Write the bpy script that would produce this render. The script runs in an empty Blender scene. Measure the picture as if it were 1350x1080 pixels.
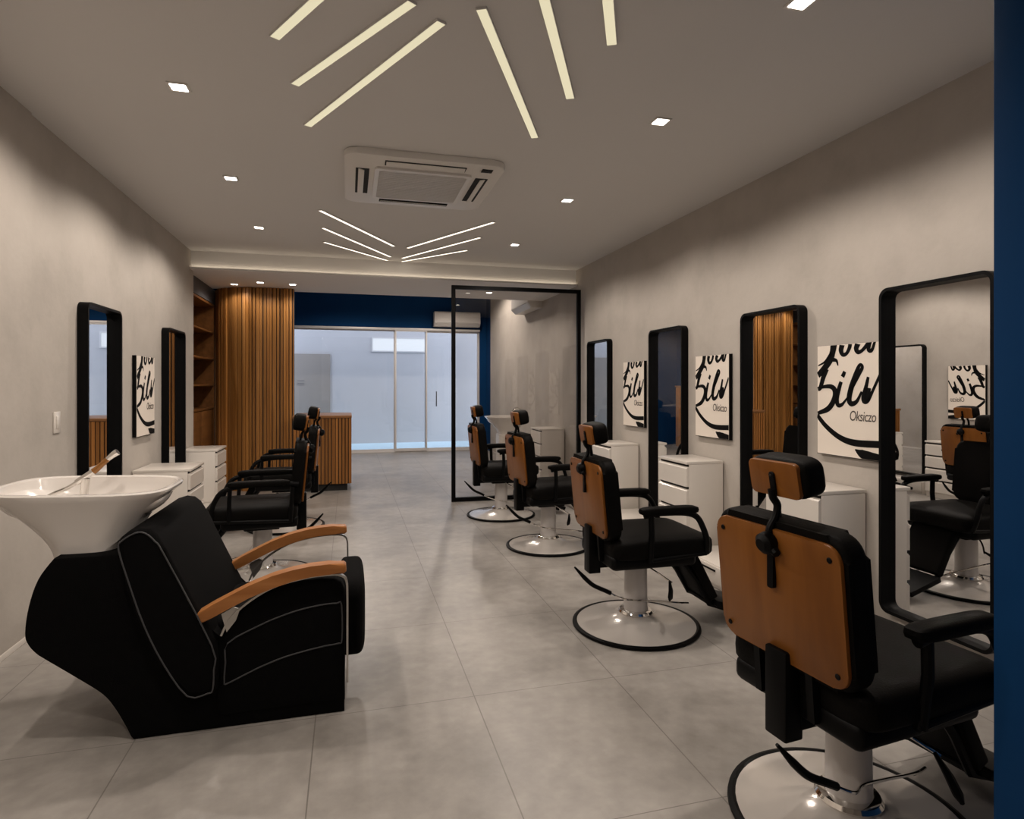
import bpy, bmesh, math, random
from mathutils import Vector, Matrix
random.seed(7)
PI = math.pi
C = bpy.context.scene.collection
S = bpy.context.scene

# ------------------------------------------------------------------ camera, world, exposure
cam_d = bpy.data.cameras.new('camera'); cam = bpy.data.objects.new('camera', cam_d); C.objects.link(cam)
cam_d.sensor_width = 36.0; cam_d.lens = 800.0 / 1350.0 * 36.0
cam_d.shift_y = -32.0 / 1350.0; cam_d.clip_start = 0.02
cam.location = (0, 0, 1.4); cam.rotation_euler = (PI / 2, 0, math.radians(-15.05))
S.camera = cam
w = bpy.data.worlds.new('sky'); S.world = w; w.use_nodes = True
bg = w.node_tree.nodes['Background']; bg.inputs[0].default_value = (0.80, 0.86, 1.0, 1); bg.inputs[1].default_value = 1.9
S.view_settings.view_transform = 'Standard'; S.view_settings.look = 'None'
S.view_settings.exposure = 0.36; S.view_settings.gamma = 1.0; S.view_settings.use_curve_mapping = False
WARM = (1.0, 0.885, 0.785)
SPOT_W = 62.0

# ------------------------------------------------------------------ materials
def new_mat(name, col=(.5, .5, .5), rough=.5, metal=0.0, coat=0.0, spec=.5, emit=None, es=0.0):
    m = bpy.data.materials.new(name); m.use_nodes = True
    b = m.node_tree.nodes['Principled BSDF']
    b.inputs['Base Color'].default_value = (*col, 1); b.inputs['Roughness'].default_value = rough
    b.inputs['Metallic'].default_value = metal; b.inputs['Coat Weight'].default_value = coat
    b.inputs['Coat Roughness'].default_value = .08
    b.inputs['Specular IOR Level'].default_value = spec
    if emit:
        b.inputs['Emission Color'].default_value = (*emit, 1); b.inputs['Emission Strength'].default_value = es
    return m

def nd(m, t, **k):
    n = m.node_tree.nodes.new(t)
    for a, v in k.items(): setattr(n, a, v)
    return n

def ramp(m, stops):
    r = nd(m, 'ShaderNodeValToRGB'); e = r.color_ramp.elements
    e[0].position, e[0].color = stops[0][0], (*stops[0][1], 1)
    e[1].position, e[1].color = stops[-1][0], (*stops[-1][1], 1)
    for p, c in stops[1:-1]:
        x = e.new(p); x.color = (*c, 1)
    return r

def mottled(name, stops, scale=(1, 1, 1), nscale=3.0, detail=8, rough=.6, bump=0.0, coat=0.0, spec=.5, rough_n=None, nrough=.55, bump_scale=None):
    m = new_mat(name, rough=rough, coat=coat, spec=spec); L = m.node_tree.links
    tc = nd(m, 'ShaderNodeTexCoord'); mp = nd(m, 'ShaderNodeMapping'); mp.inputs['Scale'].default_value = scale
    n = nd(m, 'ShaderNodeTexNoise'); n.inputs['Scale'].default_value = nscale; n.inputs['Detail'].default_value = detail
    n.inputs['Roughness'].default_value = nrough
    r = ramp(m, stops); b = m.node_tree.nodes['Principled BSDF']
    L.new(tc.outputs['Object'], mp.inputs['Vector']); L.new(mp.outputs[0], n.inputs['Vector'])
    L.new(n.outputs['Fac'], r.inputs[0]); L.new(r.outputs[0], b.inputs['Base Color'])
    if bump:
        bn = nd(m, 'ShaderNodeTexNoise'); bn.inputs['Scale'].default_value = bump_scale or nscale * 12; bn.inputs['Detail'].default_value = 4
        bp = nd(m, 'ShaderNodeBump'); bp.inputs['Strength'].default_value = bump; bp.inputs['Distance'].default_value = .01
        L.new(mp.outputs[0], bn.inputs['Vector']); L.new(bn.outputs['Fac'], bp.inputs['Height']); L.new(bp.outputs[0], b.inputs['Normal'])
    return m

PLASTER = mottled('plaster', [(.3, (.40, .365, .325)), (.5, (.455, .415, .372)), (.72, (.49, .45, .405))], nscale=2.2, detail=10, rough=.85, bump=.12, nrough=.62)
CEIL = new_mat('ceiling_paint', (.68, .66, .64), .9)
CEIL2 = new_mat('ceiling_paint_light', (.78, .76, .74), .9)
BLUE = mottled('blue_paint', [(.3, (.0012, .034, .118)), (.7, (.002, .042, .138))], nscale=1.5, rough=.8, bump=.06, spec=.15)
DARKGREY = new_mat('dark_grey_paint', (.075, .075, .082), .7)
WHITE = new_mat('white_lacquer', (.72, .67, .61), .28, coat=.3)
WHITE2 = new_mat('white_plastic', (.74, .71, .67), .4)
CERAMIC = new_mat('ceramic', (.70, .66, .62), .10, coat=.6)
BLACK = new_mat('black_metal', (.0015, .0015, .0017), .48, spec=.12)
DEEP = new_mat('dark_slot', (.012, .011, .010), .8)
LEATHER = mottled('black_leather', [(.3, (.0030, .0027, .0024)), (.7, (.0045, .004, .0036))], nscale=8, rough=.55, spec=.05, bump=.10, bump_scale=160)
FABRIC = mottled('black_fabric', [(.3, (.0016, .0015, .0016)), (.7, (.0026, .0025, .0026))], nscale=20, rough=.95, bump=.12, spec=.10)
PIPING = new_mat('grey_piping', (.045, .045, .048), .7)
CHROME = new_mat('chrome', (.78, .76, .73), .10, 1.0)
SILVER = new_mat('brushed_silver', (.52, .50, .47), .32, .85)
COLUMN = new_mat('pearl_column', (.56, .53, .51), .35, .1, coat=.2)
DISC = new_mat('polished_disc', (.66, .62, .58), .16, .25, coat=.6)
MIRROR = new_mat('mirror_glass', (.86, .86, .86), .0, 1.0)
CANVAS = new_mat('canvas_white', (.80, .72, .63), .6)
INK = new_mat('black_ink', (.003, .003, .003), .7, spec=.1)
INK2 = new_mat('grey_ink', (.07, .055, .045), .6)
RED = new_mat('red_plastic', (.30, .02, .01), .4)
ALU = new_mat('aluminium', (.70, .68, .67), .4, .1)
EXTWALL = mottled('outdoor_render', [(.3, (.52, .50, .50)), (.7, (.57, .55, .55))], nscale=.6, detail=3, rough=.85)
EXTFLOOR = new_mat('outdoor_floor', (.62, .80, .88), .55)
EXTDOOR = new_mat('outdoor_grey_door', (.30, .262, .230), .6)
EXTLINE = new_mat('outdoor_notice', (.16, .15, .145), .6)
BAR_A = new_mat('bar_light_warm', (.0, .0, .0), .5, emit=(1.0, .89, .60), es=.60)
BAR_B = new_mat('bar_light_bright', (.0, .0, .0), .5, emit=(1.0, .88, .72), es=1.7)
LAMP = new_mat('downlight_glow', (0, 0, 0), .5, emit=(1.0, .90, .80), es=9.0)
COVE = new_mat('cove_glow', (0, 0, 0), .5, emit=(1.0, .84, .64), es=3.4)
STRIP_GLOW = new_mat('strip_glow', (.3, .3, .3), .4, emit=(.92, .95, 1.0), es=.60)
AMBER = new_mat('amber_plastic', (.28, .12, .03), .25, .3)

def wood(name, a, b, c, grain=(26, 26, 1.6), vary=None, rough=.38):
    m = new_mat(name, rough=rough, coat=.03, spec=.22); L = m.node_tree.links
    tc = nd(m, 'ShaderNodeTexCoord'); mp = nd(m, 'ShaderNodeMapping'); mp.inputs['Scale'].default_value = grain
    n = nd(m, 'ShaderNodeTexNoise'); n.inputs['Scale'].default_value = 1.0; n.inputs['Detail'].default_value = 7; n.inputs['Distortion'].default_value = .6
    r = ramp(m, [(.3, a), (.5, b), (.72, c)]); bs = m.node_tree.nodes['Principled BSDF']
    L.new(tc.outputs['Object'], mp.inputs[0]); L.new(mp.outputs[0], n.inputs[0]); L.new(n.outputs['Fac'], r.inputs[0])
    if vary:
        m2 = nd(m, 'ShaderNodeMapping'); m2.inputs['Scale'].default_value = vary
        n2 = nd(m, 'ShaderNodeTexWhiteNoise'); sn = nd(m, 'ShaderNodeVectorMath', operation='FLOOR')
        L.new(tc.outputs['Object'], m2.inputs[0]); L.new(m2.outputs[0], sn.inputs[0]); L.new(sn.outputs[0], n2.inputs[0])
        h = nd(m, 'ShaderNodeHueSaturation'); mr = nd(m, 'ShaderNodeMapRange')
        mr.inputs[3].default_value = .62; mr.inputs[4].default_value = 1.25
        L.new(n2.outputs[0], mr.inputs[0]); L.new(mr.outputs[0], h.inputs['Value']); L.new(r.outputs[0], h.inputs['Color'])
        L.new(h.outputs[0], bs.inputs['Base Color'])
    else:
        L.new(r.outputs[0], bs.inputs['Base Color'])
    return m
PANEL_WOOD = wood('chair_veneer', (.150, .050, .008), (.198, .070, .012), (.235, .088, .017), grain=(9, 9, 1.2))
ARM_WOOD = wood('arm_wood', (.30, .115, .034), (.36, .145, .045), (.41, .175, .06), grain=(2, 20, 20))
SLAT_WOOD = wood('slat_wood', (.31, .128, .030), (.43, .190, .050), (.54, .255, .078), grain=(22, 22, 1.1), vary=(14, .6, .01))
DESK_WOOD = wood('desk_wood', (.24, .095, .024), (.33, .137, .036), (.41, .18, .052), grain=(22, 22, 1.1), vary=(16, 16, .01))
TOP_WOOD = wood('desk_top_wood', (.20, .090, .035), (.25, .115, .046), (.29, .135, .056), grain=(1.2, 14, 14))
SHELF_WOOD = wood('shelf_wood', (.15, .062, .020), (.20, .085, .026), (.24, .100, .034), grain=(14, 1.4, 14))

def floor_mat():
    m = new_mat('concrete_tiles', rough=.36); L = m.node_tree.links; b = m.node_tree.nodes['Principled BSDF']
    tc = nd(m, 'ShaderNodeTexCoord')
    n = nd(m, 'ShaderNodeTexNoise'); n.inputs['Scale'].default_value = 1.7; n.inputs['Detail'].default_value = 9; n.inputs['Roughness'].default_value = .62
    r = ramp(m, [(.28, (.195, .180, .163)), (.5, (.310, .288, .264)), (.74, (.420, .394, .364))])
    n3 = nd(m, 'ShaderNodeTexNoise'); n3.inputs['Scale'].default_value = 14; n3.inputs['Detail'].default_value = 6
    r3 = ramp(m, [(.35, (.86, .86, .86)), (.7, (1.06, 1.06, 1.06))])
    mx0 = nd(m, 'ShaderNodeMix', data_type='RGBA', blend_type='MULTIPLY'); mx0.inputs[0].default_value = .8
    L.new(tc.outputs['Object'], n.inputs[0]); L.new(tc.outputs['Object'], n3.inputs[0]); L.new(n.outputs['Fac'], r.inputs[0]); L.new(n3.outputs['Fac'], r3.inputs[0])
    L.new(r.outputs[0], mx0.inputs[6]); L.new(r3.outputs[0], mx0.inputs[7])
    sp = nd(m, 'ShaderNodeSeparateXYZ'); L.new(tc.outputs['Object'], sp.inputs[0])
    def joint(out, off, pitch, half):
        a = nd(m, 'ShaderNodeMath', operation='SUBTRACT'); a.inputs[1].default_value = off; L.new(out, a.inputs[0])
        p = nd(m, 'ShaderNodeMath', operation='PINGPONG'); p.inputs[1].default_value = pitch / 2; L.new(a.outputs[0], p.inputs[0])
        c = nd(m, 'ShaderNodeMath', operation='LESS_THAN'); c.inputs[1].default_value = half; L.new(p.outputs[0], c.inputs[0])
        return c
    jx = joint(sp.outputs[0], .545, .680, .0024); jy = joint(sp.outputs[1], 1.805, .877, .0019)
    mxx = nd(m, 'ShaderNodeMath', operation='MAXIMUM'); L.new(jx.outputs[0], mxx.inputs[0]); L.new(jy.outputs[0], mxx.inputs[1])
    sc = nd(m, 'ShaderNodeMath', operation='MULTIPLY'); sc.inputs[1].default_value = .62; L.new(mxx.outputs[0], sc.inputs[0])
    mx = nd(m, 'ShaderNodeMix', data_type='RGBA'); mx.inputs[7].default_value = (.085, .075, .065, 1)
    L.new(sc.outputs[0], mx.inputs[0]); L.new(mx0.outputs[2], mx.inputs[6]); L.new(mx.outputs[2], b.inputs['Base Color'])
    rr = nd(m, 'ShaderNodeMapRange'); rr.inputs[3].default_value = .26; rr.inputs[4].default_value = .48
    L.new(n.outputs['Fac'], rr.inputs[0]); L.new(rr.outputs[0], b.inputs['Roughness'])
    return m
FLOOR = floor_mat()

def glass_mat(name, tint, ior=1.45, boost=1.0):
    m = bpy.data.materials.new(name); m.use_nodes = True; nt = m.node_tree; nt.nodes.clear()
    o = nd(m, 'ShaderNodeOutputMaterial'); t = nd(m, 'ShaderNodeBsdfTransparent'); t.inputs[0].default_value = (*tint, 1)
    g = nd(m, 'ShaderNodeBsdfGlossy'); g.inputs['Roughness'].default_value = 0.0
    f = nd(m, 'ShaderNodeFresnel'); f.inputs[0].default_value = ior
    mu = nd(m, 'ShaderNodeMath', operation='MULTIPLY'); mu.inputs[1].default_value = boost; mu.use_clamp = True
    x = nd(m, 'ShaderNodeMixShader'); L = nt.links
    L.new(f.outputs[0], mu.inputs[0]); L.new(mu.outputs[0], x.inputs[0]); L.new(t.outputs[0], x.inputs[1]); L.new(g.outputs[0], x.inputs[2]); L.new(x.outputs[0], o.inputs[0])
    return m
GLASS = glass_mat('partition_glass', (.93, .92, .91), boost=1.5)
DOORGLASS = glass_mat('door_glass', (.93, .95, .97))

# ------------------------------------------------------------------ geometry helpers
def NB(): return bmesh.new()

def obj(name, bm, mat, parent=None, ang=32, smooth=True):
    me = bpy.data.meshes.new(name)
    bmesh.ops.recalc_face_normals(bm, faces=bm.faces[:])
    bm.to_mesh(me); bm.free(); me.materials.append(mat)
    if smooth:
        for p in me.polygons: p.use_smooth = True
        me.set_sharp_from_angle(angle=math.radians(ang))
    o = bpy.data.objects.new(name, me); C.objects.link(o)
    if parent: o.parent = parent
    return o

def thing(name, label, cat, loc=(0, 0, 0), rz=0, group=None):
    o = bpy.data.objects.new(name, None); C.objects.link(o); o.empty_display_size = .1
    o.location = loc; o.rotation_euler = (0, 0, rz); o['label'] = label; o['category'] = cat
    if group: o['group'] = group
    return o

def tag(o, label, cat, group=None):
    o['label'] = label; o['category'] = cat
    if group: o['group'] = group
    return o

def struct(name, bm, mat):
    o = obj(name, bm, mat); o['kind'] = 'structure'; return o

def dup(o, parent=None):
    c = o.copy(); C.objects.link(c); c.parent = parent
    for ch in [x for x in bpy.data.objects if x.parent == o]: dup(ch, c)
    return c

def bev(bm, verts, b, seg, only=None):
    es = set()
    vs = set(verts)
    for v in verts:
        for e in v.link_edges:
            if e.other_vert(v) in vs and (only is None or only(e)): es.add(e)
    bmesh.ops.bevel(bm, geom=list(es), offset=b, segments=seg, profile=.5, affect='EDGES')

def box(bm, x0, x1, y0, y1, z0, z1, b=0, seg=2):
    m = Matrix.Translation(((x0 + x1) / 2, (y0 + y1) / 2, (z0 + z1) / 2)) @ Matrix.Diagonal((abs(x1 - x0), abs(y1 - y0), abs(z1 - z0), 1))
    r = bmesh.ops.create_cube(bm, size=1, matrix=m)
    if b: bev(bm, r['verts'], b, seg)
    return bm

MAPS = {'xz': lambda a, b, c: (a, c, b), 'yz': lambda a, b, c: (c, a, b), 'xy': lambda a, b, c: (a, b, c)}
def prism(bm, pts, plane, lo, hi, b=0, seg=2, M=None):
    f = MAPS[plane]
    def tr(p):
        v = Vector(f(*p)); return M @ v if M else v
    A = [bm.verts.new(tr((p[0], p[1], lo))) for p in pts]; B = [bm.verts.new(tr((p[0], p[1], hi))) for p in pts]
    n = len(pts); ca = bm.faces.new(A); cb = bm.faces.new(B[::-1])
    for i in range(n): bm.faces.new((A[i], A[(i + 1) % n], B[(i + 1) % n], B[i]))
    if b:
        es = set(ca.edges) | set(cb.edges)
        bmesh.ops.bevel(bm, geom=list(es), offset=b, segments=seg, profile=.5, affect='EDGES')
    return bm

def rrect(w_, h_, r, n=6, cx=0, cy=0):
    out = []
    for (sx, sy, a0) in ((1, 1, 0), (-1, 1, PI / 2), (-1, -1, PI), (1, -1, 1.5 * PI)):
        for i in range(n + 1):
            a = a0 + PI / 2 * i / n
            out.append((cx + sx * (w_ / 2 - r) + r * math.cos(a), cy + sy * (h_ / 2 - r) + r * math.sin(a)))
    return out

def ring_frame(bm, outer, inner, plane, lo, hi):
    f = MAPS[plane]; n = len(outer)
    V = [[bm.verts.new(f(p[0], p[1], c)) for p in L] for L, c in ((outer, lo), (outer, hi), (inner, hi), (inner, lo))]
    for k in range(4):
        A, B = V[k], V[(k + 1) % 4]
        for i in range(n): bm.faces.new((A[i], A[(i + 1) % n], B[(i + 1) % n], B[i]))
    return bm

def catmull(P, n=8, closed=False):
    P = [Vector(p) for p in P]; out = []; N = len(P)
    rng = range(N) if closed else range(N - 1)
    for i in rng:
        p0 = P[(i - 1) % N] if closed or i > 0 else P[0] * 2 - P[1]
        p1 = P[i]; p2 = P[(i + 1) % N]
        p3 = P[(i + 2) % N] if closed or i + 2 < N else p2 * 2 - p1
        for k in range(n):
            t = k / n
            out.append(.5 * ((2 * p1) + (p2 - p0) * t + (2 * p0 - 5 * p1 + 4 * p2 - p3) * t * t + (3 * p1 - p0 - 3 * p2 + p3) * t ** 3))
    if not closed: out.append(P[-1])
    return out

def tube(bm, path, r, seg=10, closed=False, flat=1.0):
    P = [Vector(p) for p in path]; N = len(P); R = r if isinstance(r, (list, tuple)) else [r] * N
    rings = []; up = None
    for i in range(N):
        a = P[(i - 1) % N] if closed or i > 0 else P[i]; b = P[(i + 1) % N] if closed or i < N - 1 else P[i]
        t = (b - a).normalized()
        if up is None:
            up = Vector((0, 0, 1)) if abs(t.z) < .9 else Vector((1, 0, 0))
        up = (up - t * up.dot(t)).normalized(); s = t.cross(up)
        rings.append([bm.verts.new(P[i] + up * math.cos(2 * PI * k / seg) * R[i] * flat + s * math.sin(2 * PI * k / seg) * R[i]) for k in range(seg)])
    for i in range(N if closed else N - 1):
        A, B = rings[i], rings[(i + 1) % N]
        for k in range(seg): bm.faces.new((A[k], A[(k + 1) % seg], B[(k + 1) % seg], B[k]))
    if not closed: bm.faces.new(rings[0][::-1]); bm.faces.new(rings[-1])
    return bm

def lathe(bm, prof, cx=0, cy=0, seg=56):
    rings = []
    for r, z in prof:
        if r < 1e-5: rings.append([bm.verts.new((cx, cy, z))])
        else: rings.append([bm.verts.new((cx + r * math.cos(2 * PI * k / seg), cy + r * math.sin(2 * PI * k / seg), z)) for k in range(seg)])
    for A, B in zip(rings, rings[1:]):
        for k in range(seg):
            k2 = (k + 1) % seg
            if len(A) == 1: bm.faces.new((A[0], B[k2], B[k]))
            elif len(B) == 1: bm.faces.new((A[k], A[k2], B[0]))
            else: bm.faces.new((A[k], A[k2], B[k2], B[k]))
    return bm

def sgnp(v, e): return math.copysign(abs(v) ** e, v)
def pillow(bm, cx, cy, cz, a, b, c, e1=.28, e2=.28, nu=20, nv=48, M=None):
    rings = []
    for i in range(nu + 1):
        ph = -PI / 2 + PI * i / nu
        cz_, sz_ = sgnp(math.cos(ph), e1), sgnp(math.sin(ph), e1)
        if i in (0, nu): cz_ = 0
        row = []
        for k in range(nv if cz_ else 1):
            th = 2 * PI * k / nv
            v = Vector((cx + a * cz_ * sgnp(math.cos(th), e2), cy + b * cz_ * sgnp(math.sin(th), e2), cz + c * sz_))
            row.append(bm.verts.new(M @ v if M else v))
        rings.append(row)
    for A, B in zip(rings, rings[1:]):
        for k in range(nv):
            k2 = (k + 1) % nv
            if len(A) == 1: bm.faces.new((A[0], B[k2], B[k]))
            elif len(B) == 1: bm.faces.new((A[k], A[k2], B[0]))
            else: bm.faces.new((A[k], A[k2], B[k2], B[k]))
    return bm

# ------------------------------------------------------------------ the setting
XL, XR, ZC, ZL, ZH = -1.71, 2.89, 2.91, 2.70, 3.38
YB, YE, YD = 7.50, 8.93, 12.90
struct('floor', box(NB(), -2.4, 3.2, -2.0, YD + .06, -.10, 0), FLOOR)
struct('ceiling', box(NB(), XL - .3, XR + .3, -2.0, YB, ZC, ZC + .12), CEIL)
struct('ceiling', box(NB(), XL - .7, XR + .3, YB, YE, ZL, ZH + .1), CEIL2)
struct('ceiling', box(NB(), XL - .7, XR + .3, YE, YD + .1, ZH, ZH + .1), CEIL2)
bm = NB(); box(bm, XL - .25, XL + .012, -2.0, 3.94, 0, ZC); box(bm, XL - .25, XL, 3.94, 7.62, 0, ZC)
struct('wall_left', bm, PLASTER)
struct('wall_left', box(NB(), XL - .45, XL - .40, 7.62, 9.6, 0, ZH), DARKGREY)
bm = NB(); box(bm, XL - .40, -1.77, 7.62, 9.3, 2.50, ZL); box(bm, XL - .40, -1.77, 9.10, 9.3, 0, 2.50)
struct('trim_1', bm, DARKGREY)
struct('wall_left', box(NB(), XL - .45, -1.77, 9.3, YD + .06, 0, ZH), BLUE)
struct('wall_right', box(NB(), XR, XR + .2, -2.0, 12.5, 0, ZH), PLASTER)
struct('wall_right', box(NB(), XR, XR + .2, 12.5, YD + .1, 0, ZH), BLUE)
struct('wall_back', box(NB(), XL - .3, XR + .2, -2.1, -2.0, 0, ZC), PLASTER)
bm = NB(); box(bm, -1.77, XR, YD, YD + .15, 2.60, ZH); box(bm, 2.74, XR, YD, YD + .15, 0, 2.6); box(bm, -1.77, -1.14, YD, YD + .15, 0, 2.6)
struct('wall_front', bm, BLUE)
struct('wall_partition', box(NB(), 1.511, XR, .72, 1.12, 0, ZC, .004), BLUE)
struct('baseboard_left', box(NB(), XL, XL + .014, -2.0, 7.62, 0, .035, .002), WHITE)
struct('baseboard_right', box(NB(), XR - .012, XR, 1.12, 12.5, 0, .035, .002), WHITE)
# outdoors behind the shopfront
bm = NB(); box(bm, -7, 9, YD + .06, 15.2, -.12, -.005); struct('floor', bm, EXTFLOOR)
struct('wall_outdoor', box(NB(), -7, 9, 15.1, 15.3, -.1, 3.9), EXTWALL)
t = thing('steel_door', 'flat grey outdoor door in the pale wall behind the shopfront glass, with a small notice', 'door', (-.87, 15.1, 0))
obj('leaf', box(NB(), -.5, .44, -.04, -.001, 0, 2.14, .004), EXTDOOR, t)
bm = NB()
for z in (1.50, 1.44, 1.40): box(bm, -.30, -.14, -.045, -.0405, z, z + .012)
obj('notice', bm, EXTLINE, t)
t = thing('bright_strip', 'bright glowing strip high on the pale wall outside the glass doors', 'window', (1.22, 15.1, 2.24))
obj('pane', box(NB(), -.66, .60, -.012, -.001, 0, .30), STRIP_GLOW, t)  # bright strip behind the door glass, made as an emissive pane
obj('frame', ring_frame(NB(), [(-.69, -.03), (.63, -.03), (.63, .33), (-.69, .33)], [(-.66, 0), (.60, 0), (.60, .30), (-.66, .30)], 'xz', -.03, -.001), ALU, t)

# shopfront glazing
def door_unit(name, x0, x1, y, rail=.05, bottom=.045, handle=None):
    o = obj(name, ring_frame(NB(), [(x0, .02), (x1, .02), (x1, 2.55), (x0, 2.55)], [(x0 + rail, .02 + bottom), (x1 - rail, .02 + bottom), (x1 - rail, 2.55 - rail * .7), (x0 + rail, 2.55 - rail * .7)], 'xz', y, y + .05), ALU)
    o['kind'] = 'structure'
    obj('pane', box(NB(), x0 + rail, x1 - rail, y + .022, y + .03, .02 + bottom, 2.55 - rail * .7), DOORGLASS, o)
    if handle:
        b_ = NB(); box(b_, handle - .012, handle + .012, y - .035, y - .02, .95, 1.27, .004)
        for z in (1.0, 1.22): box(b_, handle - .008, handle + .008, y - .022, y + .002, z - .01, z + .01)
        obj('door_handle', b_, DARKGREY, o)
    return o
door_unit('window_1', -1.14, .94, YD + .02, .03)
door_unit('door_1', .93, 1.60, YD - .04, .03, .055)
door_unit('window_2', 1.56, 2.74, YD + .02, .045, handle=1.80)
bm = NB(); box(bm, -1.17, 2.74, YD - .05, YD + .09, 2.55, 2.60, .004); box(bm, -1.14, 2.74, YD - .02, YD + .09, 0, .02)
struct('trim_2', bm, ALU)

# ------------------------------------------------------------------ ceiling fittings
t = thing('cove_light', 'warm concealed light strip along the drop between the two ceiling heights', 'light', (.59, YB, ZL))
bm = NB(); box(bm, -2.3, 2.3, -.050, -.001, -.001, .008); box(bm, -2.3, 2.3, -.050, -.043, .008, .020)
obj('ledge', bm, CEIL2, t)
obj('light_strip', box(NB(), -2.29, 2.29, -.034, -.022, .009, .013), COVE, t)

def bar(p, q, mat, wdt, label, grp):
    a = Vector((p[0], p[1], 0)); b = Vector((q[0], q[1], 0)); mid = (a + b) / 2; d = (b - a); L = d.length
    t = thing('bar_light', label, 'ceiling light', (mid.x, mid.y, ZC), math.atan2(d.y, d.x), grp)
    obj('diffuser', box(NB(), -L / 2, L / 2, -wdt / 2, wdt / 2, -.010, -.001, .002), mat, t)
    obj('frame', ring_frame(NB(), rrect(L + .006, wdt + .006, .002, 1), rrect(L, wdt, .002, 1), 'xy', -.011, -.0005), CEIL, t)
G1, G2 = 'bar lights of the near ceiling pattern', 'bar lights of the far ceiling chevron'
bar((-.31, 2.80), (.02, 2.24), BAR_A, .042, 'near ceiling bar light at the top left, cut by the frame, leftmost of its fan', G1)
bar((-.26, 3.21), (.24, 2.40), BAR_A, .042, 'near ceiling bar light, middle of the three left of centre', G1)
bar((-.23, 3.70), (.37, 2.50), BAR_A, .042, 'near ceiling bar light, longest and innermost of the three left of centre', G1)
bar((.51, 2.37), (1.09, 3.52), BAR_A, .042, 'near ceiling bar light pointing at the air conditioner, longest right of centre', G1)
bar((.60, 1.99), (1.12, 2.99), BAR_A, .042, 'near ceiling bar light, middle of the three right of centre', G1)
bar((.75, 1.75), (1.12, 2.47), BAR_A, .042, 'near ceiling bar light, short visible end, rightmost of its fan', G1)
bar((-.24, 5.46), (.47, 6.66), BAR_B, .032, 'far chevron bar light on the left, nearest to the air conditioner', G2)
bar((-.24, 6.06), (.47, 7.22), BAR_B, .032, 'far chevron bar light on the left, middle of three', G2)
bar((-.25, 6.66), (.45, 7.44), BAR_B, .032, 'far chevron bar light on the left, next to the glowing cove', G2)
bar((1.29, 5.44), (.62, 6.71), BAR_B, .032, 'far chevron bar light on the right, nearest to the air conditioner', G2)
bar((1.29, 6.04), (.61, 7.26), BAR_B, .032, 'far chevron bar light on the right, middle of three', G2)
bar((1.27, 6.65), (.62, 7.46), BAR_B, .032, 'far chevron bar light on the right, next to the glowing cove', G2)

def downlight(x, y, z, label, power=SPOT_W, size=158):
    t = thing('downlight', label, 'ceiling light', (x, y, z), 0, 'square recessed downlights')
    obj('frame', ring_frame(NB(), rrect(.100, .100, .008, 2), rrect(.076, .076, .006, 2), 'xy', -.006, -.0005), WHITE2, t)
    obj('lens', box(NB(), -.038, .038, -.038, .038, -.004, -.001), LAMP, t)
    ld = bpy.data.lights.new('downlight_beam', 'SPOT'); ld.energy = power; ld.color = WARM
    ld.spot_size = math.radians(size); ld.spot_blend = .40; ld.shadow_soft_size = .05
    lo = bpy.data.objects.new('downlight_beam', ld); C.objects.link(lo); lo.parent = t; lo.location = (0, 0, -.012)
    return t
for y, lab in ((.50, 'unseen square downlight behind the view on the left side'), (1.95, 'unseen square downlight left of the near bar lights, just above the frame'),  # first two: left row continued out of view to light the room
               (3.40, 'square downlight over the left wall nearest to the camera'), (4.80, 'square downlight over the left wall level with the air conditioner'),
               (6.23, 'square downlight over the left wall by the far chevron')):
    downlight(-.83, y, ZC, lab)
for y, lab in ((.50, 'unseen square downlight behind the blue wall end'), (2.01, 'square downlight at the top right edge of the frame'), (3.13, 'square downlight right of the near bar lights'),  # first one: right row continued out of view to light the room
               (4.66, 'square downlight over the chairs level with the air conditioner'), (6.28, 'square downlight over the right row by the far chevron')):
    downlight(1.72, y, ZC, lab)
for x, y, lab in ((-1.42, 8.45, 'downlight in the lower ceiling at the curved left end of the slats'), (-1.08, 8.22, 'brightest downlight in the lower ceiling before the slatted wall'), (-.70, 8.28, 'downlight in the lower ceiling above the right edge of the slats')):
    downlight(x, y, ZL, lab, 8)
for x, y, lab in ((1.9, 8.30, 'added downlight in the lower ceiling behind the glass partition'),):
    downlight(x, y, ZL, lab, 22)  # lamp added to brighten the wall and ceiling behind the glass

# cassette air conditioner
t = thing('air_conditioner', 'square white cassette air conditioner set in the main ceiling', 'air conditioner', (.50, 4.48, ZC))
bm = NB(); prism(bm, rrect(1.06, 1.06, .09, 8), 'xy', -.045, -.001, .010, 2)
obj('housing', bm, WHITE2, t)
gr = NB(); ring_frame(gr, rrect(.66, .66, .03, 4), rrect(.60, .60, .02, 4), 'xy', -.062, -.046)
for i in range(24):
    y = -.285 + i * .0248; box(gr, -.30, .30, y - .0040, y + .0040, -.060, -.0505)
for i in range(25):
    x = -.288 + i * .024; box(gr, x - .0018, x + .0018, -.30, .30, -.056, -.050)
obj('grille', gr, WHITE2, t)
obj('filter', box(NB(), -.30, .30, -.30, .30, -.049, -.0455), new_mat('filter_grey', (.03, .028, .026), .9), t)
for k in range(4):
    R = Matrix.Rotation(k * PI / 2, 4, 'Z')
    s_ = NB(); box(s_, -.27, .27, .365, .455, -.0475, -.0455); bmesh.ops.transform(s_, matrix=R, verts=s_.verts[:])
    so = obj('outlet', s_, DEEP, t)
    f_ = NB(); box(f_, -.262, .262, -.020, .020, -.003, .003, .001)
    bmesh.ops.transform(f_, matrix=R @ Matrix.Translation((0, .418, -.052)) @ Matrix.Rotation(.28, 4, 'X'), verts=f_.verts[:])
    obj('flap', f_, WHITE2, so)
bm = NB(); box(bm, .375, .45, -.46, -.40, -.050, -.0455, .002); obj('indicator', bm, DEEP, t)

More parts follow.
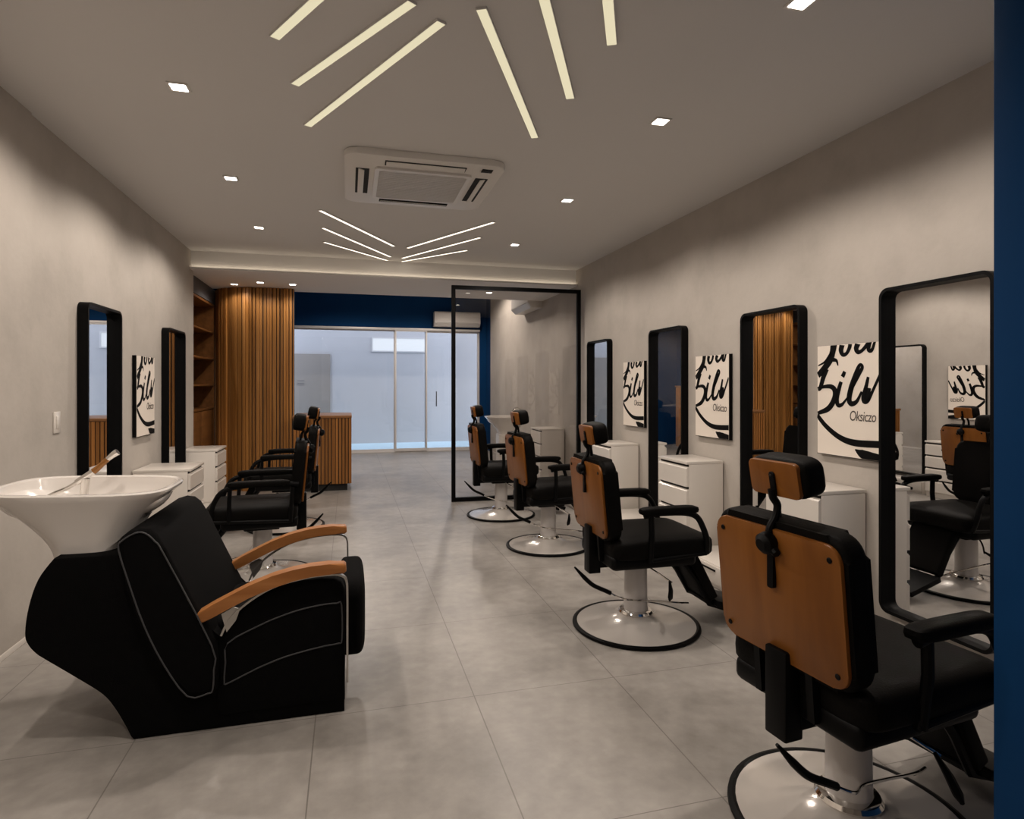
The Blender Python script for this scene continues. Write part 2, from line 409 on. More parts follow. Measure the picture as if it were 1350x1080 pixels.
def wall_ac(loc, rz, L, label):
    t = thing('wall_air_conditioner', label, 'air conditioner', loc, rz, None)
    bm = NB(); prism(bm, [(-.001, 0), (-.001, .31), (-.20, .31), (-.235, .28), (-.235, .07), (-.16, 0)], 'yz', -L / 2, L / 2, .008, 2)
    obj('housing', bm, WHITE2, t)
    obj('flap', box(NB(), -L / 2 + .05, L / 2 - .05, -.2375, -.2355, .075, .078), DEEP, t)
    obj('outlet', prism(NB(), [(-.233, .065), (-.165, .002), (-.166, -.001), (-.236, .064)], 'yz', -L / 2 + .05, L / 2 - .05), WHITE2, t)
downlight(0.1, 10.9, ZH, 'added unseen downlight in the high lobby ceiling behind the desk', 150)  # unseen lamp added to brighten the lobby and its blue wall
downlight(2.0, 10.9, ZH, 'added unseen downlight in the high lobby ceiling before the glass doors', 150)  # second unseen lamp added for the same lobby brightening
wall_ac((2.22, YD, 2.64), 0, .98, 'white split air conditioner on the dark blue wall above the glass doors')
wall_ac((XR, 9.45, 2.60), -PI / 2, 1.0, 'white split air conditioner high on the right wall, seen through the glass partition')

# ------------------------------------------------------------------ glass partition
t = thing('glass_partition', 'black framed full height glass partition standing at the end of the right row', 'partition', (1.19, 7.22, 0), math.atan2(-.05, 1.62))
W = 1.63
obj('frame', ring_frame(NB(), [(0, .002), (W, .002), (W, 2.60), (0, 2.60)], [(.045, .05), (W - .045, .05), (W - .045, 2.555), (.045, 2.555)], 'xz', -.025, .025), BLACK, t)
obj('glass', box(NB(), .045, W - .045, -.005, .005, .05, 2.555), GLASS, t)

# ------------------------------------------------------------------ bookshelf niche, slatted wall, desk
t = thing('bookshelf', 'empty brown wooden bookshelf in the niche left of the slatted wall', 'shelf', (-1.94, 8.36, 0))
bm = NB(); box(bm, -.165, -.145, -.70, .70, .0, 2.495); box(bm, -.145, .165, -.72, -.69, 0, 2.495); box(bm, -.145, .165, .69, .72, 0, 2.495); box(bm, -.145, .165, -.69, .69, 2.465, 2.495)
obj('carcass', bm, SHELF_WOOD, t)
for z in (1.10, 1.41, 1.76, 2.12): obj('shelf_board', box(NB(), -.144, .160, -.689, .689, z - .022, z, .002), SHELF_WOOD, t)
for y0, y1 in ((-.688, -.004), (.004, .688)):
    d = obj('door', box(NB(), .140, .158, y0, y1, .05, 1.07, .002), SHELF_WOOD, t)
# curved slats
BACKING = new_mat('slat_backing', (.045, .020, .008), .7)
t = thing('slatted_wall', 'tall curved wall of vertical orange brown wooden slats, reaching the lower ceiling', 'wall panel', (-1.2, 8.9, 0))
def slat_path():
    P = []
    for i in range(25):
        a = PI + (PI / 2) * i / 24
        P.append(Vector((-1.18 + .575 * math.cos(a), 9.22 + .56 * math.sin(a), 0)))
    for i in range(1, 11): P.append(Vector((-1.18 + .465 * i / 10, 8.66, 0)))
    return P
path = slat_path()
Ls = [0]
for a, b in zip(path, path[1:]): Ls.append(Ls[-1] + (b - a).length)
def at_len(s):
    s = max(0, min(Ls[-1] - 1e-6, s))
    for i in range(len(Ls) - 1):
        if Ls[i + 1] >= s:
            f = (s - Ls[i]) / (Ls[i + 1] - Ls[i]); p = path[i].lerp(path[i + 1], f); d = (path[i + 1] - path[i]).normalized(); return p, d
off = Vector((1.2, -8.9, 0))
bm = NB(); inner = []; outer = []
for i in range(len(path)):
    p, d = at_len(Ls[i]); n_ = Vector((d.y, -d.x, 0)); inner.append(p - n_ * -.0 + off); outer.append(p - n_ * .09 + off)
prism(bm, [(p.x, p.y) for p in inner] + [(p.x, p.y) for p in outer[::-1]], 'xy', .0, ZL - .002)
obj('backing', bm, BACKING, t)
bm = NB(); s = .004; k = 0
while s < Ls[-1] - .01:
    wd = random.choice((.030, .036, .042, .030)); dp = random.choice((.014, .022, .030)); e = min(s + wd, Ls[-1])
    p, d = at_len(s); q, d2 = at_len(e - .001); n_ = Vector((d.y, -d.x, 0)); p += off; q += off
    pts = [(p.x - n_.x * .004, p.y - n_.y * .004), (q.x - n_.x * .004, q.y - n_.y * .004), (q.x + n_.x * dp, q.y + n_.y * dp), (p.x + n_.x * dp, p.y + n_.y * dp)]
    prism(bm, pts, 'xy', .0, ZL - .003)
    s = e + random.choice((.003, .006, .010, .014)); k += 1
obj('slats', bm, SLAT_WOOD, t, smooth=False)
t = thing('lobby_cabinet', 'wooden cabinet of vertical planks by the blue wall, seen only in a mirror', 'cabinet', (-1.47, 11.0, 0))
obj('body', box(NB(), -.29, .26, -.95, .95, .06, 1.36), DESK_WOOD, t); obj('top', box(NB(), -.295, .29, -.97, .97, 1.36, 1.39, .003), TOP_WOOD, t)
obj('plinth', box(NB(), -.28, .22, -.92, .92, 0, .06), DEEP, t)
for k in range(4): obj('door', box(NB(), .261, .279, -.945 + k * .474, -.478 + k * .474, .07, 1.35, .003), DESK_WOOD, t)
# desk
t = thing('reception_desk', 'wooden reception desk with vertical slats and plain top beside the slatted wall', 'desk', (0, 8.35, 0))
obj('plinth', box(NB(), -.64, -.02, .05, .80, 0, .09), DEEP, t)
bm = NB(); prism(bm, [(-.70, .02), (.02, .02), (.02, .80), (-.10, .90), (-.70, .90)], 'xy', .09, .965)
obj('body', bm, BACKING, t)
bm = NB(); x = -.695
while x < .015:
    wd = random.choice((.024, .030, .030, .036)); box(bm, x, min(x + wd, .02), .002 if random.random() < .6 else .008, .02, .095, .96); x += wd + .012
y = .022
while y < .79:
    box(bm, .02, .034, y, y + .028, .095, .96); y += .040
obj('slats', bm, DESK_WOOD, t, smooth=False)
obj('top', prism(NB(), [(-.71, -.005), (.038, -.005), (.038, .80), (-.09, .92), (-.71, .92)], 'xy', .965, 1.0, .004), TOP_WOOD, t)

# ------------------------------------------------------------------ mirrors
def make_mirror():
    t = thing('wall_mirror', '', 'mirror')
    obj('frame', ring_frame(NB(), rrect(.62, 1.77, .055, 7, 0, 1.045), rrect(.585, 1.735, .040, 7, 0, 1.045), 'xz', -.065, -.001), BLACK, t)
    obj('glass', prism(NB(), rrect(.587, 1.737, .040, 7, 0, 1.045), 'xz', -.016, -.002), MIRROR, t)
    return t
mp = make_mirror(); first = True
GM = 'tall black framed wall mirrors'
for x, y, rz, lab in ((XR, 2.40, -1, 'tall black framed mirror on the right wall beside the blue wall end'),
                      (XR, 3.63, -1, 'tall black framed mirror on the right wall behind the nearest chair headrest'),
                      (XR, 5.07, -1, 'tall black framed mirror on the right wall reflecting dark blue and wood'),
                      (XR, 6.66, -1, 'tall black framed mirror on the right wall next to the glass partition'),
                      (XL, 4.86, 1, 'tall black framed mirror on the left wall behind the white wash basin'),
                      (XL, 6.70, 1, 'tall black framed mirror on the left wall between poster and bookshelf niche')):
    m_ = mp if first else dup(mp)
    first = False
    m_.location = (x, y, .02 if x < 0 else 0); m_.rotation_euler = (0, 0, rz * PI / 2); m_['label'] = lab; m_['group'] = GM

# ------------------------------------------------------------------ posters
def ribbon(bm, pts, wid, W_, H_, y, n=7):
    P = catmull([(p[0], p[1], 0) for p in pts], n); N = len(P); k = len(wid) - 1; Lr = []; Rr = []
    for i in range(N):
        a = P[max(i - 1, 0)]; b = P[min(i + 1, N - 1)]; d = Vector(((b - a).x * W_, (b - a).y * H_, 0)); d.normalize()
        f = i / (N - 1) * k; j = min(int(f), k - 1); w_ = (wid[j] * (1 - (f - j)) + wid[j + 1] * (f - j)) / 2
        c = Vector((P[i].x * W_, P[i].y * H_, 0)); n_ = Vector((-d.y, d.x, 0))
        for arr, sg in ((Lr, 1), (Rr, -1)):
            q = c + n_ * w_ * sg; q.x = max(.001, min(W_ - .001, q.x)); q.y = max(.001, min(H_ - .001, q.y))
            arr.append(bm.verts.new((q.x - W_ / 2, y, q.y)))
    for i in range(N - 1):
        try: bm.faces.new((Lr[i], Lr[i + 1], Rr[i + 1], Rr[i]))
        except ValueError: pass

def make_poster():
    t = thing('lettered_canvas', '', 'poster'); W_, H_ = .47, .67
    obj('canvas', box(NB(), -W_ / 2, W_ / 2, -.0325, -.0315, 0, H_), CANVAS, t)
    obj('edge', box(NB(), -W_ / 2 - .003, W_ / 2 + .003, -.0313, -.001, -.004, H_ + .001), BLACK, t)
    f = lambda x, y: ((x - 45) / 540., 1 - (y - 80 + (x - 45) * .03) / 905. if y < 300 else 1 - (y - 80 - (x - 45) * .10 * ((y - 300) / 700.)) / 905.)
    k = NB()
    def st(pts, wid): ribbon(k, [f(*p) for p in pts], [w_ * W_ / 540. for w_ in wid], W_, H_, -.0335)
    st([(200, 70), (190, 130), (165, 200), (110, 270), (50, 330)], [60, 52, 55, 50, 44])
    st([(180, 140), (120, 210), (55, 245)], [30, 16, 10])
    st([(190, 195), (225, 205), (238, 245)], [30, 22, 10])
    st([(275, 75), (265, 120), (280, 155), (310, 150), (335, 110), (345, 70)], [46, 42, 30, 26, 30, 34])
    st([(410, 70), (395, 110), (410, 140), (440, 130), (475, 95), (500, 60)], [44, 40, 30, 24, 28, 36])
    st([(505, 60), (495, 120), (520, 128), (545, 60)], [34, 32, 26, 20])
    st([(130, 270), (105, 340), (75, 430), (50, 445)], [54, 42, 36, 30])
    st([(55, 440), (110, 425), (175, 425), (210, 460), (205, 530), (150, 610), (50, 650)], [16, 24, 34, 44, 46, 42, 26])
    st([(298, 300), (278, 345)], [28, 34])
    st([(266, 385), (245, 450), (228, 530), (240, 580), (275, 575), (320, 520)], [30, 36, 38, 34, 24, 12])
    st([(320, 540), (360, 440), (415, 330), (445, 260), (425, 240), (400, 290), (355, 430), (335, 530), (355, 570), (400, 550), (440, 470)], [14, 26, 30, 26, 22, 34, 44, 44, 38, 28, 16])
    st([(492, 350), (475, 430), (455, 510), (460, 550), (490, 545), (530, 460), (585, 330)], [22, 30, 36, 34, 26, 22, 20])
    st([(495, 440), (480, 550)], [40, 44])
    st([(40, 660), (130, 760), (250, 850), (380, 895), (590, 905)], [34, 36, 40, 46, 46])
    st([(385, 950), (440, 985), (520, 1005), (600, 1050)], [8, 60, 56, 90])
    obj('lettering', k, INK, t)
    fc = bpy.data.curves.new('small_lettering', 'FONT'); fc.body = 'Oksiczo'; fc.size = .062; fc.align_x = 'CENTER'; fc.extrude = .0003
    fc.space_character = .92; fc.shear = .15
    tmp = bpy.data.objects.new('small_lettering', fc); C.objects.link(tmp)
    me = bpy.data.meshes.new_from_object(tmp.evaluated_get(bpy.context.evaluated_depsgraph_get())); bpy.data.objects.remove(tmp)
    me.materials.clear(); me.materials.append(INK2); u, v = f(445, 715)
    fo = bpy.data.objects.new('small_lettering', me); C.objects.link(fo); fo.parent = t
    fo.location = ((u - .5) * W_, -.0336, v * H_); fo.rotation_euler = (PI / 2, 0, 0); fo.scale = (1.0, 1.35, 1)
    return t
pp = make_poster(); first = True
for x, y, rz, lab in ((XR, 2.965, -1, 'white canvas with black brush script between the two nearest right wall mirrors'),
                      (XR, 4.36, -1, 'white canvas with black brush script, middle one of three on the right wall'),
                      (XR, 5.77, -1, 'white canvas with black brush script, farthest of three on the right wall'),
                      (XL, 5.83, 1, 'white canvas with black brush script on the left wall between two mirrors')):
    m_ = pp if first else dup(pp)
    first = False
    m_.location = (x, y, .975); m_.rotation_euler = (0, 0, rz * PI / 2); m_['label'] = lab; m_['group'] = 'white canvases with brush script'

# ------------------------------------------------------------------ drawer cabinets (front is local -y)
def tall_cabinet(x, y, rz, h, d, w_, label):
    t = thing('drawer_cabinet', label, 'cabinet', (x, y, 0), rz * PI / 2, 'tall white drawer cabinets')
    obj('body', box(NB(), -w_ / 2, w_ / 2, -d + .022, -.014, .0, h - .022, .002), WHITE, t)
    obj('top', box(NB(), -w_ / 2 - .002, w_ / 2 + .002, -d - .002, -.012, h - .022, h, .003), WHITE, t)
    n = 4; z0 = .07; hh = (h - .025 - z0) / n
    for i in range(n):
        a = z0 + i * hh; b_ = NB()
        prism(b_, [(-d, a + .004), (-d, a + hh - .030), (-d + .014, a + hh - .016), (-d + .021, a + hh - .016), (-d + .021, a + .004)], 'yz', -w_ / 2 + .001, w_ / 2 - .001, .0015, 1)
        dr = obj('drawer', b_, WHITE, t)
        obj('finger_groove', box(NB(), -w_ / 2 + .004, w_ / 2 - .004, -d + .0205, -d + .0225, a + hh - .018, a + hh + .003), DEEP, dr)
    return t
tall_cabinet(XR, 3.07, -1, .80, .34, .445, 'tall white drawer cabinet under the poster nearest to the camera on the right')
tall_cabinet(XR, 4.45, -1, .80, .34, .445, 'tall white drawer cabinet with visible drawer fronts under the middle right wall poster')
tall_cabinet(XR, 5.91, -1, .80, .34, .445, 'tall white drawer cabinet under the farthest right wall poster')
tall_cabinet(XR, 8.14, -1, .80, .36, .445, 'tall white drawer cabinet standing behind the glass partition')
tall_cabinet(XL, 7.29, 1, .715, .36, .48, 'tall white drawer cabinet in front of the bookshelf niche')
tall_cabinet(XL, 5.80, 1, .705, .44, .48, 'tall white drawer cabinet on the left under the poster, behind the basin')
def low_cabinet(x, y, rz, w_, label, d=.46):
    t = thing('low_drawer_cabinet', label, 'cabinet', (x, y, 0), rz * PI / 2, 'low white drawer cabinets')
    obj('body', box(NB(), -w_ / 2, w_ / 2, -d + .02, -.068, 0, .155, .002), WHITE, t)
    obj('top', box(NB(), -w_ / 2, w_ / 2, -d - .004, -.068, .135, .155, .002), WHITE, t) if False else None
    dr = obj('drawer', box(NB(), -w_ / 2 + .003, w_ / 2 - .003, -d, -d + .018, .03, .150, .002), WHITE, t)
    obj('handle', box(NB(), -.09, .09, -d - .008, -d + .001, .118, .130, .003), BLACK, dr)
low_cabinet(XR, 3.75, -1, .78, 'low white drawer cabinet below the mirror behind the nearest chair')
low_cabinet(XR, 5.18, -1, .84, 'low white drawer cabinet below the third right mirror')
low_cabinet(XR, 6.68, -1, .86, 'low white drawer cabinet below the mirror beside the glass partition')
low_cabinet(XL, 6.60, 1, .88, 'low white drawer cabinet below the far left mirror', .36)
low_cabinet(XL, 5.10, 1, .86, 'low white drawer cabinet below the near left mirror', .36)

t = thing('red_cup', 'small red plastic cup with a black rim between the second and third chairs', 'cup', (2.52, 6.95, .157))
obj('cup', lathe(NB(), [(0, 0), (.045, 0), (.058, .13), (.052, .13), (.040, .01), (0, .01)], seg=28), RED, t)
obj('rim', lathe(NB(), [(.0585, .122), (.062, .128), (.060, .140), (.050, .142), (.050, .128), (.0585, .122)], seg=28), BLACK, t)

t = thing('light_switch', 'white rocker light switch on the left wall above the wash basin', 'switch', (XL, 4.26, 1.175), PI / 2)
obj('plate', box(NB(), -.042, .042, -.008, -.0005, -.065, .065, .003), WHITE, t)
obj('rocker', box(NB(), -.016, .016, -.012, -.008, -.038, .038, .002), WHITE, t)

# ------------------------------------------------------------------ wash basin shape (shared)
def basin_bm(rx0, rx1, ry0, ry1, nx0, nx1, ny0, ny1, zt, zb, tilt=0.0, depth=.13):
    bm = NB(); rings = []; N = 64
    def ring(t_, z, inset=0.0, e=.42):
        cx = (nx0 + nx1) / 2 * (1 - t_) + (rx0 + rx1) / 2 * t_; cy = (ny0 + ny1) / 2 * (1 - t_) + (ry0 + ry1) / 2 * t_
        a = ((nx1 - nx0) * (1 - t_) + (rx1 - rx0) * t_) / 2 - inset; b = ((ny1 - ny0) * (1 - t_) + (ry1 - ry0) * t_) / 2 - inset
        row = []
        for k in range(N):
            th = 2 * PI * k / N; x = cx + a * sgnp(math.cos(th), e + .12); y = cy + b * sgnp(math.sin(th), e + .12)
            row.append(bm.verts.new((x, y, z + tilt * (x - (rx0 + rx1) / 2) * t_)))
        rings.append(row)
    for i in range(15):
        u = i / 14; t_ = u ** 1.55          # flared trumpet profile
        ring(t_ * .985, zb + (zt - .016 - zb) * u, 0, .42 + .02 * u)
    ring(1.0, zt - .006); ring(1.0, zt, .006); ring(1.0, zt + .001, .016); ring(1.0, zt - .004, .026)
    for i in range(1, 9):
        u = i / 8; ring(1.0, zt - .006 - depth * math.sin(u * PI / 2) , .030 + .16 * u ** 2.2, .44 + .2 * u)
    for A, B in zip(rings, rings[1:]):
        for k in range(N): bm.faces.new((A[k], A[(k + 1) % N], B[(k + 1) % N], B[k]))
    bm.faces.new(rings[0][::-1]); bm.faces.new(rings[-1])
    return bm

# ------------------------------------------------------------------ shampoo unit
ux, uy = -.55, 3.05
su = thing('shampoo_chair', 'black upholstered shampoo chair with wooden armrests and a white ceramic wash basin', 'shampoo chair', (ux, uy, 0))
def SH(pts): return [(p[0] - ux, p[1]) for p in pts]
Y0, Y1 = 2.70 - uy, 3.39 - uy
shell0 = SH([(-1.093, .735), (-1.143, .658), (-1.173, .559), (-1.185, .46), (-1.175, .416), (-1.150, .380), (-1.118, .352), (-1.018, .272), (-.928, .196), (-.885, .135), (-.850, .065), (-.822, 0), (-.018, 0), (-.018, .30), (-.45, .30), (-.80, .70), (-.86, .735)])
shell = [(p.x, p.y) for p in catmull([(a, b, 0) for a, b in shell0[:12]], 4)] + shell0[12:]
obj('body', prism(NB(), shell, 'xz', Y0, Y1, .008, 2), FABRIC, su)
armp = SH([(-.52, .05), (-.515, .36), (-.476, .431), (-.41, .497), (-.334, .543), (-.26, .566), (-.185, .578), (-.11, .580), (-.062, .574), (-.032, .558), (-.018, .525), (-.016, .05)])
armp_low = [(x, min(z, .45 + .02 * (z > .5))) for x, z in armp[:2]] + SH([(-.45, .37), (-.30, .40), (-.15, .42), (-.05, .42), (-.018, .40)]) + armp[-1:]
for y0, y1 in ((Y0 - .006, Y0 + .062), (Y1 - .062, Y1 + .006)):
    s_ = obj('side_panel', prism(NB(), armp if y0 < 0 else armp_low, 'xz', y0, y1, .012, 3), FABRIC, su)
    yy = y0 - .001 if y0 < 0 else y1 + .001
    pp_ = [(x - ux, yy, z) for x, z in [(-.478, .346), (-.364, .404), (-.27, .438), (-.185, .459), (-.10, .470), (-.05, .470), (-.030, .462), (-.028, .315), (-.045, .298), (-.10, .293), (-.185, .28), (-.27, .262), (-.364, .231), (-.475, .184), (-.490, .19), (-.486, .27)]]
    obj('piping', tube(NB(), catmull(pp_ if y0 < 0 else [(a, b, c * .78) for a, b, c in pp_], 3, True), .0032, 6, True), PIPING, s_)
back = SH([(-.868, .775), (-.858, .806), (-.830, .830), (-.790, .842), (-.755, .836), (-.728, .812), (-.697, .751), (-.516, .358), (-.508, .26), (-.513, .175), (-.536, .157), (-.625, .156), (-.716, .304), (-.783, .462), (-.831, .617)])
b_ = obj('back_cushion', prism(NB(), back, 'xz', Y0 - .045, Y1 + .03, .026, 4), FABRIC, su)
for yy in (Y0 - .0455, Y1 + .0305):
    q = [(x - ux, yy, z) for x, z in [(-.858, .765), (-.847, .798), (-.800, .826), (-.765, .822), (-.730, .786), (-.700, .735), (-.530, .360), (-.522, .26), (-.526, .182), (-.545, .169), (-.618, .168), (-.703, .306), (-.770, .462), (-.818, .617)]]
    obj('piping', tube(NB(), catmull(q, 3, True), .0032, 6, True), PIPING, b_)
bm = NB(); pillow(bm, -.285 - ux, (Y0 + Y1) / 2, .325, .285, (Y1 - Y0) / 2 - .065, .10, .35, .25)
obj('seat_cushion', bm, FABRIC, su)
bm = NB(); pillow(bm, .012 - ux, (Y0 + Y1) / 2 + .0, .350, .062, (Y1 - Y0) / 2 - .065, .172, .38, .45)
obj('leg_rest', bm, FABRIC, su)
wood_side = SH([(-.606, .462), (-.600, .478), (-.582, .492), (-.530, .519), (-.476, .545), (-.39, .586), (-.303, .617), (-.225, .635), (-.153, .645), (-.08, .648), (-.020, .645), (-.012, .638), (-.010, .612), (-.020, .602), (-.08, .604), (-.153, .600), (-.225, .588), (-.303, .566), (-.39, .535), (-.476, .494), (-.530, .467), (-.58, .443), (-.600, .445)])
for yc, sg in ((Y0 - .012, -1), (Y1 + .012, 1)):
    a_ = obj('armrest', prism(NB(), wood_side, 'xz', yc - .030, yc + .030, .009, 3), ARM_WOOD, su)
    fr = NB()
    def flatbar(p, wy=.012, th=.004):
        for (x1_, z1_), (x2_, z2_) in zip(p, p[1:]):
            d = Vector((x2_ - x1_, z2_ - z1_)).normalized(); n_ = Vector((-d.y, d.x)) * th
            prism(fr, [(x1_ - ux - n_.x, z1_ - n_.y), (x2_ - ux - n_.x, z2_ - n_.y), (x2_ - ux + n_.x, z2_ + n_.y), (x1_ - ux + n_.x, z1_ + n_.y)], 'xz', yc - wy, yc + wy)
    flatbar([(p.x, p.y) for p in catmull([(-.50, .385, 0), (-.47, .445, 0), (-.40, .510, 0), (-.30, .565, 0), (-.18, .592, 0), (-.08, .598, 0), (-.030, .590, 0), (-.010, .565, 0), (-.006, .50, 0), (-.006, .30, 0), (-.006, .135, 0)], 5)])
    prism(fr, SH([(-.500, .470), (-.455, .495), (-.43, .485), (-.445, .440), (-.480, .395)]), 'xz', yc - .004, yc + .004)
    obj('arm_frame', fr, SILVER, a_)
bs = obj('basin', basin_bm(-1.395 - ux, -.735 - ux, 2.70 - uy, 3.26 - uy, -1.150 - ux, -.905 - ux, 2.76 - uy, 3.16 - uy, .975, .715, -.03), CERAMIC, su)
obj('drain', lathe(NB(), [(0, .853), (.022, .853), (.024, .850), (.024, .846), (0, .846)], -1.08 - ux, 2.99 - uy, 20), CHROME, bs)
fa = NB(); fy = 3.10 - uy
tube(fa, [(-1.135 - ux, fy, .86), (-1.137 - ux, fy, .93), (-1.13 - ux, fy, .985)], .017, 14); tube(fa, [(-1.165 - ux, fy, .968), (-1.10 - ux, fy, 1.015)], .014, 14)
fo = obj('faucet', fa, CHROME, su)
obj('spray_handle', tube(NB(), [(-1.10 - ux, fy, 1.015), (-1.085 - ux, fy, 1.028), (-1.058 - ux, fy, 1.055), (-1.045 - ux, fy, 1.068)], [.014, .013, .011, .012], 14), AMBER, fo)
obj('spray_head', tube(NB(), [(-1.048 - ux, fy, 1.066), (-1.02 - ux, fy, 1.09), (-1.005 - ux, fy, 1.10)], [.010, .014, .015], 14), CHROME, fo)
obj('hose', tube(NB(), catmull([(-1.165 - ux, fy, .968), (-1.20 - ux, fy - .01, .945), (-1.245 - ux, fy - .03, .925), (-1.27 - ux, fy - .04, .905), (-1.285 - ux, fy - .04, .87)], 5), .009, 10), CHROME, fo)

# far basin behind the partition
t = thing('pedestal_basin', 'white wash basin on a pedestal behind the glass partition', 'wash basin', (2.33, 8.95, 0))
obj('pedestal', prism(NB(), rrect(.30, .34, .08, 6), 'xy', 0, .66, .006), WHITE, t)
obj('basin', basin_bm(-.33, .33, -.28, .28, -.13, .13, -.15, .15, .93, .655), CERAMIC, t)
obj('faucet', tube(NB(), catmull([(.22, 0, .84), (.22, 0, 1.0), (.15, 0, 1.05), (.08, 0, 1.0)], 6), .013, 12), CHROME, t)

# ------------------------------------------------------------------ styling chairs, facing local +x
def make_chair(style='open'):
    t = thing('styling_chair', '', 'chair')
    base = obj('base', lathe(NB(), [(0, .004), (.345, .004), (.350, .010), (.345, .018), (.30, .024), (.22, .034), (.15, .050), (.100, .068), (.082, .082), (.0, .082)]), DISC, t)
    obj('rubber_ring', lathe(NB(), [(.338, .001), (.362, .001), (.368, .008), (.366, .017), (.352, .022), (.340, .018), (.338, .001)]), BLACK, base)
    c = obj('column', lathe(NB(), [(0, .080), (.070, .080), (.068, .16), (.064, .42), (0, .42)], seg=40), COLUMN, t)
    obj('collar', lathe(NB(), [(.071, .078), (.096, .074), (.100, .082), (.092, .094), (.074, .100), (.070, .100)], seg=40), CHROME, c)
    # seat
    p_ = NB(); box(p_, -.25, .255, -.245, .245, .395, .475, .026, 3); box(p_, -.12, .12, -.09, .09, .355, .39, .006)
    obj('seat_pan', p_, BLACK, t)
    s_ = NB(); pillow(s_, .055, 0, .505, .305, .275, .066, .42, .20, 18, 64)
    obj('seat_cushion', s_, LEATHER, t)
    # backrest, tilted back
    T = Matrix.Translation((-.235, 0, .59)) @ Matrix.Rotation(math.radians(-5.5), 4, 'Y')
    def tm(bm): bmesh.ops.transform(bm, matrix=T, verts=bm.verts[:]); return bm
    bk = obj('backrest', tm(prism(NB(), rrect(.514, .440, .065, 8, 0, .184), 'yz', -.040, .042, .024, 5)), LEATHER, t)
    pn = obj('back_panel', tm(prism(NB(), rrect(.486, .402, .050, 8, 0, .182), 'yz', -.053, -.0385, .004, 2)), PANEL_WOOD, t)
    for sy in (-.21, .21):
        for z in (.020, .342):
            sc = NB(); pts = [(sy + .0085 * math.cos(a * PI / 6), z + .0085 * math.sin(a * PI / 6)) for a in range(12)]
            prism(sc, pts, 'yz', -.0565, -.052, .0015, 1); obj('screw', tm(sc), BLACK, pn)
    # headrest
    H = Matrix.Translation((-.302, 0, 1.118)) @ Matrix.Rotation(math.radians(-10), 4, 'Y')
    hb = NB(); pillow(hb, .045, 0, 0, .048, .113, .062, .5, .38, 16, 48, M=H)
    hr = obj('headrest', hb, LEATHER, t)
    obj('headrest_panel', prism(NB(), rrect(.190, .106, .014, 5), 'yz', -.010, .006, .003, 2, M=H), PANEL_WOOD, hr)
    br = NB()
    prism(br, rrect(.022, .075, .010, 4, 0, -.014), 'yz', -.017, -.0105, .002, 1, M=H)
    tube(br, catmull([(-.318, 0, 1.085), (-.312, 0, 1.060), (-.295, 0, 1.035), (-.302, 0, 1.00), (-.325, 0, .965), (-.326, 0, .930)], 6), .0115, 10)
    tube(br, catmull([(-.290, .028, 1.070), (-.268, .028, 1.03), (-.262, .026, .98)], 5), .009, 8)
    prism(br, rrect(.024, .150, .006, 3, 0, .862), 'yz', -.324, -.311)
    bo = obj('headrest_bracket', br, BLACK, t)
    kb = NB(); tube(kb, [(-.310, 0, .925), (-.335, 0, .925), (-.350, 0, .922), (-.362, 0, .920)], [.026, .034, .032, .018], 18)
    tube(kb, [(-.332, -.012, .915), (-.336, -.040, .900)], [.016, .012], 10)
    obj('adjusting_knob', kb, BLACK, bo)
    for z in (.024, -.030):
        obj('bolt', tube(NB(), [H @ Vector((-.015, 0, z - .010)), H @ Vector((-.020, 0, z - .010))], .0045, 10), CHROME, bo)
    # rear mechanism
    rm = NB(); box(rm, -.305, -.235, -.042, .042, .330, .60, .006); box(rm, -.245, -.10, -.045, .045, .36, .41, .005)
    prism(rm, [(-.27, .42), (-.22, .42), (-.20, .62), (-.285, .62)], 'xz', .09, .115); prism(rm, [(-.27, .42), (-.22, .42), (-.20, .62), (-.285, .62)], 'xz', -.115, -.09)
    obj('recline_bracket', rm, BLACK, t)
    # armrests
    for sg in (-1, 1):
        y = sg * .285; a_ = NB()
        if style == 'open':     # pad on a front loop and one rear post
            tube(a_, catmull([(-.085, y, .698), (.0, y, .708), (.15, y, .704), (.225, y, .680), (.265, y, .620), (.290, y, .545), (.300, y - sg * .02, .470)], 7), .0165, 12)
            tube(a_, [(-.045, y, .700), (-.042, y, .600), (-.040, y - sg * .02, .445)], .0165, 10)
            tube(a_, [(-.055, y - sg * .022, .448), (.300, y - sg * .022, .470)], .014, 10)
        else:                   # long rail to the backrest with two posts
            tube(a_, catmull([(-.255, y - sg * .01, .705), (-.15, y, .715), (.0, y, .715), (.15, y, .704), (.235, y, .675), (.280, y, .610), (.300, y, .545), (.310, y - sg * .02, .470)], 7), .0165, 12)
            tube(a_, [(.185, y, .700), (.190, y, .600), (.195, y - sg * .02, .455)], .0145, 10); tube(a_, [(-.215, y, .690), (-.200, y - sg * .02, .440)], .0145, 10)
            tube(a_, [(-.205, y - sg * .022, .448), (.300, y - sg * .022, .470)], .014, 10)
        fr = obj('arm_frame', a_, BLACK, t)
        pd = NB(); pillow(pd, .060 if style == 'open' else .0, y, .722, .172 if style == 'open' else .20, .034, .023, .5, .35, 10, 40)
        obj('arm_pad', pd, LEATHER, fr)
    # footrest
    ft = NB(); F = Matrix.Translation((.285, 0, .425)) @ Matrix.Rotation(math.radians(62), 4, 'Y')
    q = NB()
    box(ft, -.02, .300, -.150, .150, -.030, .030, .012, 3); bmesh.ops.transform(ft, matrix=F, verts=ft.verts[:])
    obj('calf_pad', ft, LEATHER, t)
    fb = NB()
    for y in (-.115, .115):
        tube(fb, [(.22, y, .41), (.33, y, .27), (.41, y, .13), (.62, y, .055)], .018, 8)
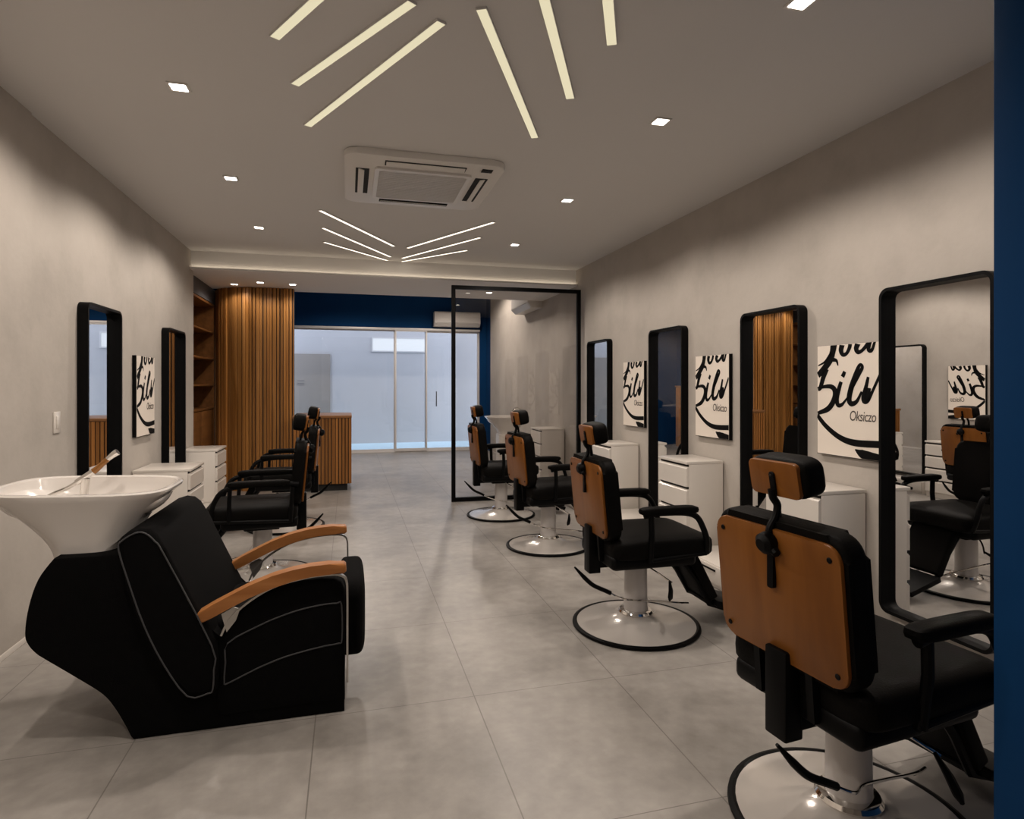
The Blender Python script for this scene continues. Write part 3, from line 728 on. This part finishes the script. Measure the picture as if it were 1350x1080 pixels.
    tube(fb, [(.41, -.115, .13), (.41, .115, .13)], .011, 8)
    obj('footrest_frame', fb, BLACK, t)
    fp = NB(); box(fp, -.02, .24, -.165, .165, -.018, .018, .008, 2)
    bmesh.ops.transform(fp, matrix=Matrix.Translation((.45, 0, .135)) @ Matrix.Rotation(math.radians(17), 4, 'Y'), verts=fp.verts[:])
    obj('footplate', fp, BLACK, t)
    # pump levers
    l1 = obj('pump_lever', tube(NB(), catmull([(-.245, -.145, .262), (-.15, -.145, .215), (-.04, -.085, .175), (.10, -.065, .150), (.24, -.05, .125), (.33, -.02, .105)], 6), .0052, 8), CHROME, t)
    obj('lever_grip', tube(NB(), catmull([(-.425, -.13, .405), (-.37, -.135, .345), (-.32, -.140, .300), (-.255, -.145, .268), (-.22, -.145, .250)], 4), [.005 + .007 * min(1, i / 4) for i in range(17)], 10), BLACK, l1)
    l2 = obj('tilt_lever', tube(NB(), catmull([(.0, -.06, .385), (.06, -.15, .345), (.12, -.21, .30)], 6), .0055, 8), CHROME, t)
    obj('lever_grip', tube(NB(), [(.11, -.20, .307), (.085, -.26, .275), (.06, -.30, .255), (.045, -.32, .248)], [.006, .013, .014, .006], 10), BLACK, l2)
    return t
cp = make_chair(); first = True; cl = None
for x, y, a, lab in ((1.553, 1.605, 6, 'styling chair nearest to the camera at the lower right, seen from behind'),
                     (1.62, 3.24, -1, 'styling chair second from the camera in the right row'),
                     (1.68, 5.03, 3, 'styling chair third from the camera in the right row'),
                     (1.585, 6.35, 0, 'styling chair farthest in the right row, in front of the glass partition'),
                     (-.61, 4.77, 183, 'styling chair on the left just behind the shampoo chair, facing the left wall'),
                     (-.60, 6.38, 180, 'styling chair on the left partly hidden, in front of the slatted wall')):
    if x < 0: m_ = dup(cl) if cl else make_chair('railed'); cl = cl or m_
    else: m_ = cp if first else dup(cp)
    first = False
    m_.location = (x, y, 0); m_.rotation_euler = (0, 0, math.radians(a)); m_['label'] = lab; m_['group'] = 'black and wood styling chairs'
